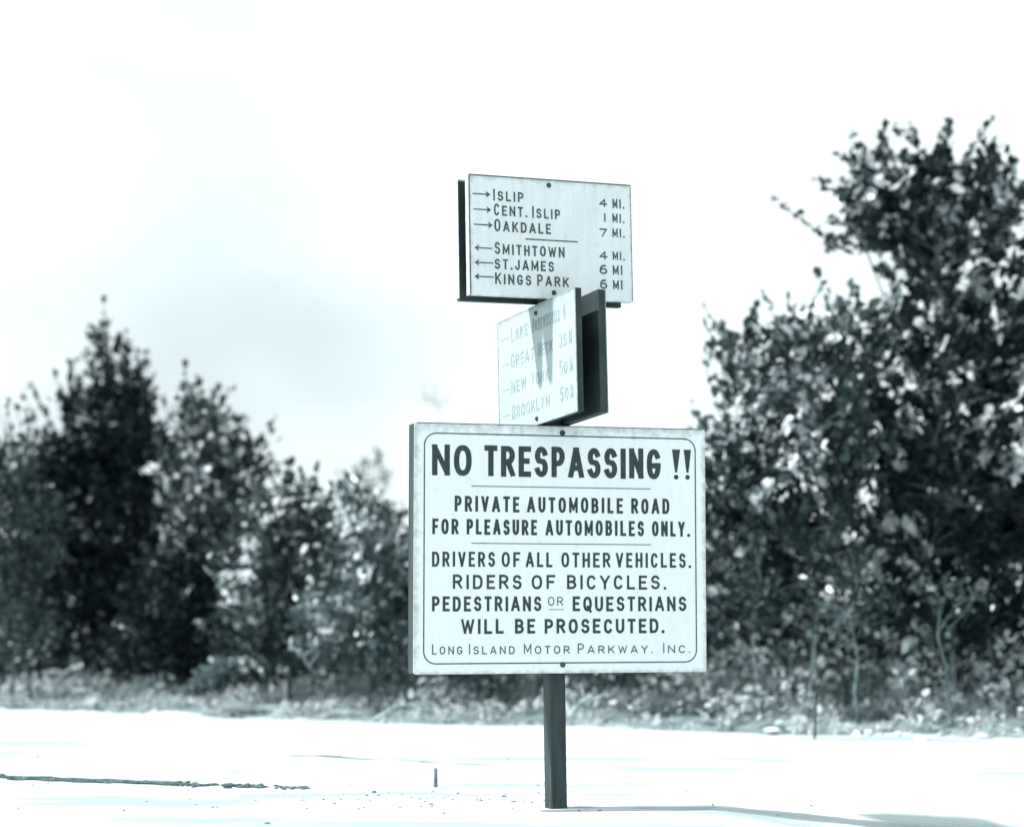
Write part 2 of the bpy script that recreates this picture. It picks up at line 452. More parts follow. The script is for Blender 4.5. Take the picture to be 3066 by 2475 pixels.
# ------------------------------------------------------------------ painted lettering (own stroke alphabet)
def arc(cx, cy, rx, ry, a0, a1, n=12, p=2.0):
    out = []
    for i in range(n + 1):
        a = R(a0 + (a1 - a0) * i / n)
        c, s_ = math.cos(a), math.sin(a)
        out.append((cx + rx * math.copysign(abs(c) ** (2 / p), c), cy + ry * math.copysign(abs(s_) ** (2 / p), s_)))
    return out
P_ = 2.35
G = {   # letter: (relative width, strokes in a unit box)
 'A': (1.08, [[(0,0),(.46,1)], [(1,0),(.54,1)], [(.18,.28),(.82,.28)], [(.46,1),(.54,1)]]),
 'B': (.95, [[(0,0),(0,1)], [(0,1),(.5,1)] + arc(.5,.76,.42,.24,90,-90,8) + [(0,.52)], [(.3,.52),(.5,.52)] + arc(.5,.26,.5,.26,90,-90,8) + [(0,0)]]),
 'C': (.95, [arc(.5,.5,.5,.5,38,322,20,P_)]),
 'D': (.98, [[(0,0),(0,1)], [(0,1),(.42,1)] + arc(.42,.5,.58,.5,90,-90,14,P_) + [(0,0)]]),
 'E': (.85, [[(0,0),(0,1)], [(0,1),(1,1)], [(0,.52),(.8,.52)], [(0,0),(1,0)]]),
 'F': (.83, [[(0,0),(0,1)], [(0,1),(1,1)], [(0,.5),(.8,.5)]]),
 'G': (.98, [arc(.5,.5,.5,.5,38,345,20,P_) + [(1,.44)], [(.58,.44),(1,.44)]]),
 'H': (.95, [[(0,0),(0,1)], [(1,0),(1,1)], [(0,.5),(1,.5)]]),
 'I': (0, [[(.5,0),(.5,1)]]),
 'J': (.8, [[(1,1),(1,.3)] + arc(.5,.3,.5,.3,0,-170,10)]),
 'K': (.98, [[(0,0),(0,1)], [(1,1),(.05,.38)], [(.36,.58),(1,0)]]),
 'L': (.82, [[(0,1),(0,0)], [(0,0),(1,0)]]),
 'M': (1.15, [[(0,0),(0,1)], [(0,1),(.5,.18)], [(.5,.18),(1,1)], [(1,1),(1,0)]]),
 'N': (1.0, [[(0,0),(0,1)], [(.02,1),(.98,0)], [(1,0),(1,1)]]),
 'O': (1.0, [arc(.5,.5,.5,.5,0,360,28,P_)]),
 'P': (.92, [[(0,0),(0,1)], [(0,1),(.5,1)] + arc(.5,.72,.5,.28,90,-90,9) + [(0,.44)]]),
 'Q': (1.0, [arc(.5,.5,.5,.5,0,360,28,P_), [(.55,.25),(.98,-.1)]]),
 'R': (.96, [[(0,0),(0,1)], [(0,1),(.5,1)] + arc(.5,.74,.48,.26,90,-90,9) + [(0,.48)], [(.5,.48),(1,0)]]),
 'S': (.92, [arc(.5,.74,.46,.26,25,230,12) + arc(.5,.27,.5,.27,60,-155,12)]),
 'T': (.88, [[(0,1),(1,1)], [(.5,1),(.5,0)]]),
 'U': (.95, [[(0,1),(0,.35)] + arc(.5,.35,.5,.35,180,360,12) + [(1,1)]]),
 'V': (1.0, [[(0,1),(.5,0)], [(.5,0),(1,1)]]),
 'W': (1.35, [[(0,1),(.25,0)], [(.25,0),(.5,.9)], [(.5,.9),(.75,0)], [(.75,0),(1,1)]]),
 'Y': (1.0, [[(0,1),(.5,.45)], [(1,1),(.5,.45)], [(.5,.5),(.5,0)]]),
 '.': (0, [[(.5,0),(.5,.001)]]),
 '1': (0, [[(.5,0),(.5,1)]]),
 '3': (.85, [arc(.45,.76,.45,.24,130,-90,9) , arc(.45,.27,.52,.27,90,-140,10)]),
 '4': (1.0, [[(.72,0),(.72,1)], [(.72,1),(0,.3)], [(0,.3),(1,.3)]]),
 '5': (.85, [[(.95,1),(.1,1)], [(.1,1),(.05,.55)], [(.05,.55)] + arc(.42,.33,.55,.33,110,-140,12)]),
 '6': (.9, [arc(.5,.3,.5,.3,0,360,18), [(.02,.35)] + arc(.62,.5,.6,.5,170,75,8)]),
 '7': (.9, [[(0,1),(1,1)], [(1,1),(.35,0)]]),
 '0': (.9, [arc(.5,.5,.5,.5,0,360,24,P_)]),
}
def ribbon(pts, t, ylo, yhi, ext=True):
    """flat band of width t round a polyline; ends squared off and cut level with the line of letters"""
    P = [Vector(p) for p in pts]
    closed = (P[0] - P[-1]).length < 1e-6
    Q = [P[0]]
    for p in P[1:]:
        if (p - Q[-1]).length > 1e-5: Q.append(p)
    P = Q
    if closed and (P[0] - P[-1]).length < 1e-4: P = P[:-1]
    n = len(P)
    if n < 2: return [], []
    if not closed and ext:
        d = (P[0] - P[1]).normalized(); P[0] = P[0] + d * t * 0.5
        d = (P[-1] - P[-2]).normalized(); P[-1] = P[-1] + d * t * 0.5
    vs = []
    for i in range(n):
        a = P[i] - P[i-1] if (i > 0 or closed) else P[1] - P[0]
        b = P[(i+1) % n] - P[i] if (i < n-1 or closed) else P[-1] - P[-2]
        a = a.normalized(); b = b.normalized()
        m = (a + b)
        if m.length < 0.2: m = a
        m.normalize()
        q = Vector((-m.y, m.x)); k = min(1.8, 1.0 / max(0.4, abs(q.dot(Vector((-a.y, a.x))))))
        for s_ in (1, -1):
            v = P[i] + q * (s_ * t * 0.5 * k)
            if ylo is not None: v.y = min(yhi, max(ylo, v.y))
            vs.append(v)
    fs = []
    for i in range(n if closed else n - 1):
        j = (i + 1) % n
        fs.append((2*i, 2*i+1, 2*j+1, 2*j))
    return vs, fs

class Print:
    """paint on the face of a board: u to the right, v up, built a hair proud of the face"""
    def __init__(s, lift=0.0011): s.mb = MB(); s.k = 0; s.lift = lift
    def band(s, pts, t, ylo=None, yhi=None, ext=True):
        vs, fs = ribbon(pts, t, ylo, yhi, ext)
        s.k += 1
        y = -(s.lift + 0.00007 * (s.k % 5))
        if vs: s.mb.add([(v.x, y, v.y) for v in vs], fs)
    def glyph(s, ch, x0, x1, y0, y1, t):
        for st in G[ch][1]:
            tt = t
            if ch in 'MW': tt = t * 0.86
            w = max(0, x1 - x0 - tt); h = y1 - y0 - tt
            pts = [(x0 + tt/2 + gx * w, y0 + tt/2 + gy * h) for gx, gy in st]
            if ch == '.':
                c = ((x0 + x1) / 2, y0 + t * .55)
                s.disc(c, t * 0.62); continue
            lo = y0 if ch != 'Q' else y0 - 0.2 * (y1 - y0)
            s.band(pts, tt, lo, y1)
    def disc(s, c, r, n=14):
        s.k += 1
        y = -(s.lift + 0.00007 * (s.k % 5))
        s.mb.add([(c[0] + r * math.cos(2*math.pi*i/n), y, c[1] + r * math.sin(2*math.pi*i/n)) for i in range(n)], [tuple(range(n))])
    def poly(s, pts):
        s.k += 1
        y = -(s.lift + 0.00007 * (s.k % 5))
        s.mb.add([(p[0], y, p[1]) for p in pts], [tuple(range(len(pts)))])
    def word(s, txt, x0, x1, y0, y1, tr=0.155, gap=0.36, first=1.0):
        h = y1 - y0; t = tr * h
        fixed = sum(t for c in txt if c in 'I1.')
        rel = sum(G[c][0] for c in txt)
        ng = len(txt) - 1
        # x1-x0 = fixed + rel*k + ng*gap*k*.8
        k = (x1 - x0 - fixed - ng * t * 0.25) / (rel + ng * gap) if (rel + ng) else 0
        k = max(0, k)
        g_ = gap * k + t * 0.25
        x = x0
        jr = random.Random(txt + str(round(x0, 3)))
        for i, c in enumerate(txt):
            w = t if c in 'I1.' else G[c][0] * k
            hh = h * (first if i == 0 else 1.0)
            dy = jr.uniform(-.012, .012) * h
            s.glyph(c, x, x + w, y0 + dy, y0 + hh + dy, t)
            x += w + g_
    def build(s, name, mat, parent):
        o = s.mb.build(name, mat, parent)
        me = o.data
        import bmesh
        bm = bmesh.new(); bm.from_mesh(me)
        for f in bm.faces:
            if f.normal.y > 0: f.normal_flip()
        bm.to_mesh(me); bm.free()
        return o

def bolt(parent, u, v, face_y, r=0.010):
    mb = MB(); n = 12
    prof = [(r * 1.5, 0), (r * 1.5, 0.0025), (r, 0.003), (r * .9, 0.009), (r * .45, 0.012)]
    vs = []
    for rr, hh in prof:
        for i in range(n):
            a = 2 * math.pi * i / n
            vs.append((u + rr * math.cos(a), face_y - hh, v + rr * math.sin(a)))
    fs = []
    for j in range(len(prof) - 1):
        for i in range(n):
            fs.append((j*n+i, j*n+(i+1) % n, (j+1)*n+(i+1) % n, (j+1)*n+i))
    fs.append(tuple((len(prof)-1)*n + i for i in range(n)))
    mb.add(vs, fs)
    return fix_normals(mb.build('bolt', M['iron'], parent, smooth=False))

def frame_matrix(yaw, tilt, roll, c):
    """local x = right, z = up, -y = out of the face"""
    cy, sy = math.cos(yaw), math.sin(yaw)
    u = Vector((cy, sy, 0)); v = Vector((0, 0, 1)); n = Vector((sy, -cy, 0))
    v2 = v * math.cos(tilt) - n * math.sin(tilt); n2 = n * math.cos(tilt) + v * math.sin(tilt)
    u3 = u * math.cos(roll) + v2 * math.sin(roll); v3 = v2 * math.cos(roll) - u * math.sin(roll)
    m = Matrix.Identity(4)
    for i in range(3):
        m[i][0] = u3[i]; m[i][1] = -n2[i]; m[i][2] = v3[i]; m[i][3] = c[i]
    return m

# ------------------------------------------------------------------ the post
POST_A = 0.0857
post_root = empty('sign_post', (0.2185, 10.85, 0.0))
tag(post_root, 'dark painted square wooden post carrying all three roadside signs', 'post')
mb = MB()
h = POST_A / 2
Lv = [(-0.35), 0.0, 0.02, 0.06, 0.5, 1.2, 2.0, 3.10, 3.125]
ca, sa = math.cos(R(24.3)), math.sin(R(24.3))
rings = []
for z in Lv:
    k = h * (1.04 if z <= 0.02 else 1.0)
    if z > 3.11: k = h * 0.8
    cx = -0.0135 * max(0, z)
    ring = []
    ch = 0.005
    for (sx, sy) in ((-1,-1),(1,-1),(1,1),(-1,1)):
        cc = [(sx*k, sy*(k-ch)), (sx*(k-ch), sy*k)]
        if sx * sy > 0: pass
        if (sx, sy) in ((1,-1), (-1,1)): cc = cc[::-1]
        for (lx, ly) in cc:
            ring.append((cx + lx*ca - ly*sa, lx*sa + ly*ca, z))
    rings.append(ring)
vs = [v for r in rings for v in r]; n = 8; fs = []
for i in range(len(rings) - 1):
    for k in range(n):
        fs.append((i*n+k, i*n+(k+1) % n, (i+1)*n+(k+1) % n, (i+1)*n+k))
fs.append(tuple((len(rings)-1)*n + k for k in range(n)))
mb.add(vs, fs)
fix_normals(mb.build('post', M['wood'], post_root))

# ------------------------------------------------------------------ the big warning sign
big = empty('warning_sign', (0, 0, 0))
big.matrix_world = frame_matrix(R(16.53), 0, R(-0.03), (0.2523, 10.7831, 1.3107))
tag(big, 'large white rectangular NO TRESPASSING board with black lettering at mid height of the post', 'sign')
BW_, BH = 1.5239, 1.2279
def plate_mb(w, h, y0, y1, cr=0.012, n=4):
    """rounded-corner sheet between depths y0 (front) and y1"""
    mb = MB(); ring = []
    for (sx, sz, a0) in ((1, 1, 0), (-1, 1, 90), (-1, -1, 180), (1, -1, 270)):
        for i in range(n + 1):
            a = R(a0 + 90 * i / n)
            ring.append((sx * (w/2 - cr) + cr * math.cos(a), sz * (h/2 - cr) + cr * math.sin(a)))
    m = len(ring)
    vs = [(x, y0, z) for x, z in ring] + [(x, y1, z) for x, z in ring]
    fs = [tuple(range(m)), tuple(range(m, 2*m))[::-1]] + [(i, (i+1) % m, m + (i+1) % m, m + i) for i in range(m)]
    mb.add(vs, fs)
    return mb
fp = fix_normals(plate_mb(BW_, BH, 0.0, 0.006, 0.014).build('face_plate', M['plate'], big))
# deep dark box frame round the post, open at the middle where the post passes
fd0, fd1 = 0.0065, 0.112
fr = MB()
e = 0.003
fr.box(-BW_/2 + e, -BW_/2 + 0.028, fd0, fd1, -BH/2 + e, BH/2 - e, 0.003)
fix_normals(fr.build('frame_board', M['wood'], big))
fr = MB(); fr.box(BW_/2 - 0.028, BW_/2 - e, fd0, fd1, -BH/2 + e, BH/2 - e, 0.003)
fix_normals(fr.build('frame_board', M['wood'], big))
for (x0, x1) in ((-BW_/2 + 0.03, -0.105), (0.045, BW_/2 - 0.03)):
    for (z0, z1) in ((BH/2 - 0.026, BH/2 - e), (-BH/2 + e, -BH/2 + 0.026)):
        fr = MB(); fr.box(x0, x1, fd0, fd1, z0, z1, 0.003)
        fix_normals(fr.build('frame_board', M['wood'], big))
fr = MB(); fr.box(-BW_/2 + e, BW_/2 - e, fd1 + 0.002, fd1 + 0.014, -BH/2 + e, BH/2 - e, 0.003)
fix_normals(fr.build('back_panel', M['board'], big))

def rrect(x0, x1, y0, y1, r, n=8):
    pts = []
    for (cx, cy, a0) in ((x1-r, y1-r, 0), (x0+r, y1-r, 90), (x0+r, y0+r, 180), (x1-r, y0+r, 270)):
        for i in range(n + 1):
            a = R(a0 + 90 * i / n); pts.append((cx + r * math.cos(a), cy + r * math.sin(a)))
    pts.append(pts[0])
    return pts
pr = Print(); pr.band(rrect(-0.711, 0.708, -0.563, 0.562, 0.06), 0.0062)
pr.build('border_line', M['border'], fp)
# dark painted rim seen along the top and left edge
pr = Print(0.0008); pr.band([(-BW_/2 + .012, BH/2 - 0.0025), (BW_/2 - .012, BH/2 - 0.0025)], 0.0045, ext=False)
pr.build('rim_line', M['border'], fp)
rows = [
 ('bold', [('NO',-0.6725,-0.4713),('TRESPASSING',-0.4058,0.5208)], 0.3547,0.5070, .18, .15, 1),
 ('text', [('PRIVATE',-0.5570,-0.2256),('AUTOMOBILE',-0.1858,0.3178),('ROAD',0.3621,0.5668)], 0.1790,0.2560, .18, .34, 1),
 ('text', [('FOR',-0.6697,-0.5372),('PLEASURE',-0.4957,-0.1339),('AUTOMOBILES',-0.0899,0.4298),('ONLY.',0.4726,0.6766)], 0.0665,0.1425, .18, .30, 1),
 ('text', [('DRIVERS',-0.6706,-0.3507),('OF',-0.3167,-0.2216),('ALL',-0.1922,-0.0540),('OTHER',-0.0075,0.2500),('VEHICLES.',0.2791,0.6813)], -0.0910,-0.0175, .165, .34, 1),
 ('text', [('RIDERS',-0.5653,-0.2137),('OF',-0.1620,-0.0398),('BICYCLES.',0.0221,0.5462)], -0.2000,-0.1298, .17, .36, 1),
 ('text', [('PEDESTRIANS',-0.6698,-0.1118),('EQUESTRIANS',0.0516,0.6548)], -0.3090,-0.2360, .18, .30, 1),
 ('text', [('WILL',-0.5226,-0.3062),('BE',-0.2477,-0.1438),('PROSECUTED.',-0.0944,0.5358)], -0.4185,-0.3464, .19, .30, 1),
]
for kind, ws, y0, y1, tr, gp, fi in rows:
    pr = Print()
    for w, a, b in ws:
        p1 = Print(); p1.word(w, a, b, y0, y1, tr, gp, fi); p1.build('lettering', M['letter'], fp)
    if kind == 'bold':
        for a, b in ((0.5822, 0.6264), (0.6456, 0.6857)):
            c = (a + b) / 2
            pr.poly([(a, y1), (c - .0055, y0 + .036), (c + .0055, y0 + .036), (b, y1)])
            pr.disc((c, y0 + .0125), .0122)
        pr.build('exclamation_marks', M['letter'], fp)
pr = Print(); pr.word('OR', -0.0767, 0.0018, -0.2819, -0.2378, .12, .4); pr.build('lettering', M['border'], fp)
pr = Print(); pr.band([(-.0727, -.3002), (.0033, -.3002)], .003); pr.build('underline', M['border'], fp)
for w, a, b in (('LONG',-0.6690,-0.5161),('ISLAND',-0.4826,-0.2492),('MOTOR',-0.2018,0.0359),('PARKWAY.',0.0777,0.4718),('INC.',0.5294,0.6740)):
    pr = Print(); pr.word(w, a, b, -0.5178, -0.4790, .15, .5, 1.28)
    pr.build('lettering', M['letter_upper'], fp)
for v in (0.3050, 0.0240):
    pr = Print(); pr.band([(-0.4695, v), (0.465, v)], 0.0042); pr.build('rule_line', M['border'], fp)
bolt(big, -0.0008, 0.577, 0.0, .0095); bolt(big, -0.001, -0.5719, 0.0, .0095)

# ------------------------------------------------------------------ direction signs (a pair of boards clamped on opposite faces of the post)
DW, DH, DT = 0.912, 0.610, 0.037
def direction_sign(name, label, yaw, tilt, roll, c, back_shift, plate, pale_edge, gapd=POST_A + 0.002, DW=DW):
    root = empty(name, (0, 0, 0))
    root.matrix_world = frame_matrix(yaw, tilt, roll, c)
    tag(root, label, 'sign')
    plate_o = fix_normals(plate_mb(DW, DH, 0.0, 0.004, 0.010).build('face_plate', plate, root))
    b = MB(); b.box(-DW/2 + .002, DW/2 - .002, 0.0045, DT, -DH/2 + .002, DH/2 - .002, 0.003)
    fix_normals(b.build('board', M['board'], root))
    y0 = DT + gapd; bd = 0.012 if pale_edge else 0.0
    b = MB(); b.box(-DW/2 + .002 + back_shift, DW/2 - .002 + back_shift, y0, y0 + DT, -DH/2 + .002 - bd, DH/2 - .002 - bd, 0.003)
    fix_normals(b.build('board', M['board'], root))
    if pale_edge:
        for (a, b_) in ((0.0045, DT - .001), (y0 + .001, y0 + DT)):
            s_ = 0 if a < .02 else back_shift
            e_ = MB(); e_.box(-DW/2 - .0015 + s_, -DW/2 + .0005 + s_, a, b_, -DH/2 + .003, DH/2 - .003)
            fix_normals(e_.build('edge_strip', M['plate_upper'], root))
    # plate on the far board faces the other way
    b = MB(); b.box(-DW/2 + back_shift, DW/2 + back_shift, y0 + DT + .0005, y0 + DT + .0045, -DH/2, DH/2)
    fix_normals(b.build('back_plate', plate, root))
    return root, plate_o

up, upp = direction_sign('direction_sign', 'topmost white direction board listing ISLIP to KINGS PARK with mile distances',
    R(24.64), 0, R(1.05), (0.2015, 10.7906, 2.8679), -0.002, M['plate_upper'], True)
pr = Print(); x_, z_ = DW/2 - .0045, DH/2 - .0045
pr.band([(-x_, -z_), (-x_, z_), (x_, z_)], 0.006, ext=False); pr.band([(x_, z_), (x_, -z_)], 0.0022, ext=False)
pr.build('border_line', M['border'], upp)
def arrow(pr, x0, x1, v, right, t=0.0062, hl=0.026, hw=0.017):
    if right:
        pr.band([(x0, v), (x1 - hl * .8, v)], t, ext=False)
        pr.poly([(x1 - hl, v + hw), (x1, v), (x1 - hl, v - hw), (x1 - hl * .75, v)])
    else:
        pr.band([(x0 + hl * .8, v), (x1, v)], t, ext=False)
        pr.poly([(x0 + hl, v - hw), (x0, v), (x0 + hl, v + hw), (x0 + hl * .75, v)])
for x0, x1, v, r_ in ((-0.4338,-0.3362,0.2060,1),(-0.4309,-0.3334,0.1286,1),(-0.4297,-0.3262,0.0521,1),(-0.4283,-0.3309,-0.0645,0),(-0.4295,-0.3271,-0.1378,0),(-0.4307,-0.3250,-0.2079,0)):
    pr = Print(); arrow(pr, x0, x1, v, r_); pr.build('arrow', M['letter_upper'], upp)
for ws in (
 [('ISLIP',-0.3211,-0.1546,0.1774,0.2270,1.2),('4',0.2711,0.3149,0.1816,0.2226,1),('MI.',0.3471,0.4150,0.1780,0.2265,1)],
 [('CENT.',-0.3190,-0.1362,0.1032,0.1540,1.18),('ISLIP',-0.1079,0.0481,0.1020,0.1520,1.2),('1',0.2979,0.3096,0.1042,0.1477,1),('MI.',0.3453,0.4140,0.1037,0.1497,1)],
 [('OAKDALE',-0.3179,-0.0050,0.0232,0.0760,1.2),('7',0.2694,0.3114,0.0264,0.0698,1),('MI.',0.3435,0.4130,0.0279,0.0730,1)],
 [('SMITHTOWN',-0.3183,0.0686,-0.0916,-0.0390,1.18),('4',0.2668,0.3113,-0.0890,-0.0473,1),('MI.',0.3425,0.4110,-0.0895,-0.0461,1)],
 [('ST.JAMES',-0.3197,0.0076,-0.1663,-0.1140,1.0),('6',0.2651,0.3096,-0.1659,-0.1179,1),('MI',0.3409,0.3960,-0.1645,-0.1163,1)],
 [('KINGS',-0.3184,-0.1197,-0.2420,-0.1900,1.12),('PARK',-0.0870,0.0898,-0.2405,-0.1900,1.15),('6',0.2661,0.3079,-0.2403,-0.1923,1),('MI',0.3409,0.3950,-0.2408,-0.1926,1)],
):
    for w, a, b, y0, y1, fi in ws:
        pr = Print(); pr.word(w, a, b, y0, y1, .18, .36, fi)
        pr.build('lettering', M['letter_upper'], upp)
pr = Print(); pr.band([(-0.148, -0.0071), (0.145, -0.0071)], 0.0066, ext=False); pr.build('rule_line', M['letter_upper'], upp)
bolt(up, -0.012, 0.2728, 0.0, .0085); bolt(up, 0.0055, -0.2719, 0.0, .0085)

lo_, lop = direction_sign('direction_sign', 'lower white direction board seen nearly edge-on with glare-paled lettering GREAT NECK and NEW YORK',
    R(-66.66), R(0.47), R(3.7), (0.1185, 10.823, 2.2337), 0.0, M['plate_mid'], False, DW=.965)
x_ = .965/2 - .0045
pr = Print(); pr.band([(x_, z_), (-x_, z_), (-x_, -z_)], 0.006, ext=False); pr.build('border_line', M['letter_glare'], lop)
for ws, v, tail in (
 ([('LAKE',-0.30,-0.09),('RONKONKOMA',-0.03,0.30),('4',0.335,0.372)], 0.170, (-0.43,-0.33)),
 ([('GREAT',-0.31,-0.02),('NECK',0.03,0.21),('35',0.285,0.375),('M',0.405,0.437)], 0.034, (-0.43,-0.34)),
 ([('NEW',-0.31,-0.12),('YORK',-0.06,0.16),('50',0.285,0.377),('M',0.406,0.438)], -0.100, (-0.43,-0.33)),
 ([('BROOKLYN',-0.31,0.16),('50',0.289,0.381),('M',0.408,0.440)], -0.232, (-0.43,-0.34)),
):
    pr = Print(); pr.band([(tail[0], v + .03), (tail[1], v + .03)], .006); pr.build('arrow', M['letter_glare'], lop)
    for w, a, b in ws:
        pr = Print(); pr.word(w, a, b, v, v + .062, .15, .34, 1.15)
        pr.build('lettering', M['letter_glare'], lop)
bolt(lo_, 0.02, 0.262, 0.0, .0085); bolt(lo_, 0.005, -0.273, 0.0, .0085)

# ------------------------------------------------------------------ vegetation
def leaves_two(name, P, nr, ax, Ln, W, tone, pale, leaf, parent):
    o = leaves_mesh(name, P[~pale], nr[~pale], ax[~pale], Ln[~pale], W[~pale], tone[~pale], leaf, parent); o['kind'] = 'stuff'
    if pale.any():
        o = leaves_mesh('glint_foliage', P[pale], nr[pale], ax[pale], Ln[pale] * 1.1, W[pale] * 1.15, tone[pale], M['leaf_glint'], parent); o['kind'] = 'stuff'
def leaves_mesh(name, C, Nn, A, Ln, W, tone, mat, parent=None, lobed=True):
    """C centres, Nn leaf normals, A leaf axes (unit), Ln lengths, W widths, tone per leaf"""
    n = len(C)
    A = A / np.linalg.norm(A, axis=1, keepdims=True)
    S = np.cross(Nn, A); S /= np.maximum(1e-6, np.linalg.norm(S, axis=1, keepdims=True))
    Nn = np.cross(A, S)
    if lobed:
        prof = [(-.5, 0, 0), (-.22, .34, .10), (.15, .5, .16), (.5, 0, -.06), (.15, -.5, .16), (-.22, -.34, .10)]
        fc = [(0, 1, 2, 3), (0, 3, 4, 5)]
    else:
        prof = [(-.5, -.12, 0), (-.5, .12, 0), (.5, .02, 0), (.5, -.02, 0)]
        fc = [(0, 1, 2, 3)]
    m = len(prof)
    V = np.zeros((n, m, 3))
    for i, (a, s_, u) in enumerate(prof):
        V[:, i] = C + A * (a * Ln)[:, None] + S * (s_ * W)[:, None] + Nn * (u * W)[:, None]
    me = bpy.data.meshes.new(name)
    nf = len(fc)
    me.vertices.add(n * m); me.vertices.foreach_set('co', V.reshape(-1).astype(np.float32))
    F = np.array(fc)[None] + (np.arange(n) * m)[:, None, None]
    me.loops.add(n * nf * 4); me.loops.foreach_set('vertex_index', F.reshape(-1).astype(np.int32))
    me.polygons.add(n * nf)
    me.polygons.foreach_set('loop_start', (np.arange(n * nf) * 4).astype(np.int32))
    me.polygons.foreach_set('loop_total', np.full(n * nf, 4, np.int32))
    me.update(calc_edges=True)
    at = me.attributes.new('tone', 'FLOAT', 'FACE')
    at.data.foreach_set('value', np.repeat(tone, nf).astype(np.float32))
    me.materials.append(mat)
    o = bpy.data.objects.new(name, me); COL.objects.link(o)
    if parent: o.parent = parent
    return o

def unit(v): return v / np.maximum(1e-9, np.linalg.norm(v, axis=-1, keepdims=True))

def plant(name, cat, label, base, blobs, leaf, bark, ls=0.085, stems=None, group=None, lean=0.0, seed=1, trunk_r=0.035, per=14, sprays=(), clr=0.12, shell=0.45, dens=1.0, pale=0.03, back=1.3, shoots=26):
    """base (px, D): where it stands; blobs (px, py, rx_px, rz_px, depth_m, n_clusters): lobes of its crown"""
    rng = np.random.default_rng(seed); rr = random.Random(seed)
    bx, D = base; D += back
    b0 = ray(bx, 1800, D); b0.z = far_z(b0.x, b0.y) - 0.03
    root = empty(name, b0)
    tag(root, label, cat, group)
    Cs = []; sizes = []
    lobes = []
    pp = []
    for bl in blobs:
        (px, py, rx, rz, dm, nc) = bl[:6]
        pl = bl[6] if len(bl) > 6 else pale
        nc = max(4, int(nc * (dens if py < 1150 else max(1.0, dens * 1.25))));
        pp.append(np.full(nc, pl)); c = ray(px, py, D); k = D / 6480.0
        rad = np.array([rx * k, dm, rz * k]); cc = np.array([c.x, c.y, c.z])
        lobes.append((cc, rad))
        d = unit(rng.normal(size=(nc, 3)))
        q = rng.uniform(0, 1, nc) ** shell
        p = cc + d * q[:, None] * rad
        p[:, 2] = np.maximum(p[:, 2], b0.z + 0.12)
        Cs.append(p)
    Cs = np.concatenate(Cs); pp = np.concatenate(pp)
    # ragged outline: clusters are pushed along a coarse noise
    for i in range(len(Cs)):
        v = Vector(Cs[i] * 1.9)
        Cs[i] += np.array([mnoise.noise(v), mnoise.noise(v + Vector((9, 3, 1))), mnoise.noise(v + Vector((2, 8, 5)))]) * 0.15
    # stems and limbs
    tb = MB(); wood = MB()
    stems = stems or [(0, 0)]
    top = max(c[2] for c in Cs)
    nodes = []
    trunk_objs = []
    for si, (ox, oy) in enumerate(stems):
        s0 = np.array([b0.x + ox, b0.y + oy, b0.z])
        # each stem heads for one of the lobes
        tgt = lobes[(si * 2 + 1) % len(lobes)][0] if len(lobes) > 1 else lobes[0][0]
        tgt = tgt.copy(); hi = max(lobes, key=lambda l: l[0][2])[0]
        if si == 0: tgt = hi
        pts = []; n = 9
        for i in range(n + 1):
            t = i / n
            p = s0 * (1 - t) + tgt * t
            p[:2] = s0[:2] * (1 - t ** 1.3) + tgt[:2] * t ** 1.3
            w = 0.07 * math.sin(math.pi * t)
            p = p + np.array([mnoise.noise(Vector((t * 2.5, seed, si))) * w * 2, mnoise.noise(Vector((t * 2.5, si, seed))) * w * 2, 0])
            pts.append(p); nodes.append((p, trunk_r * (1 - 0.75 * t)))
        t_ = MB(); t_.tube([Vector(p) - b0 for p in pts], [trunk_r * (1 - .75 * i / n) * (1.25 if i == 0 else 1) for i in range(n + 1)], 7)
        to = t_.build('trunk', bark, root, smooth=True)
    NP = np.array([p for p, r in nodes])
    # limbs: to each lobe
    for li, (cc, rad) in enumerate(lobes):
        for k in range(2):
            tgt = cc + unit(rng.normal(size=3)) * rad * 0.5
            cand = [i for i in range(len(NP)) if NP[i][2] < tgt[2] - 0.1 and NP[i][2] > b0.z + 0.25]
            if not cand: continue
            j = min(cand, key=lambda i: np.linalg.norm(NP[i] - tgt) + rr.uniform(0, .3))
            a = NP[j]; pts = []
            for i in range(6):
                t = i / 5
                p = a * (1 - t) + tgt * t + np.array([0, 0, 0.12 * math.sin(math.pi * t)])
                pts.append(p)
            r0 = trunk_r * 0.45
            l_ = MB(); l_.tube([Vector(p) - b0 for p in pts], [r0 * (1 - .7 * i / 5) for i in range(6)], 5)
            l_.build('limb', bark, root, smooth=True)
            NP = np.concatenate([NP, np.array(pts[1:])])
    # twigs out to the leaf clusters
    tw = MB()
    far = []
    for c in Cs:
        dd = np.linalg.norm(NP - c, axis=1) + np.where(NP[:, 2] > c[2], 0.6, 0) + np.where(NP[:, 2] < b0.z + .3, .8, 0)
        a = NP[int(np.argmin(dd))]
        dv = c - a
        L = np.linalg.norm(dv)
        mid = a + dv * 0.5 + np.array([0, 0, 0.05 * L])
        if L < 1.6:
            tw.tube([Vector(a) - b0, Vector(mid) - b0, Vector(c) - b0], [.006, .004, .002], 3, cap=False)
        far.append(dv / max(L, 1e-6))
    far = np.array(far)
    # leaves
    nC = len(Cs)
    cnt = rng.integers(int(per * .6), int(per * 1.4) + 1, nC)
    idx = np.repeat(np.arange(nC), cnt)
    n = len(idx)
    ax = unit(far[idx] + rng.normal(size=(n, 3)) * 0.55 + np.array([0, 0, .35]))
    tpos = rng.uniform(-.5, 1.0, n)
    sp = unit(far + np.array([0, 0, .5]) + rng.normal(size=far.shape) * .4)
    P = Cs[idx] + sp[idx] * (tpos * clr * 1.3)[:, None] + rng.normal(size=(n, 3)) * clr * 0.42
    # sprays: single leafy shoots standing out of the outline
    SPc, SPa, SPt = [], [], []
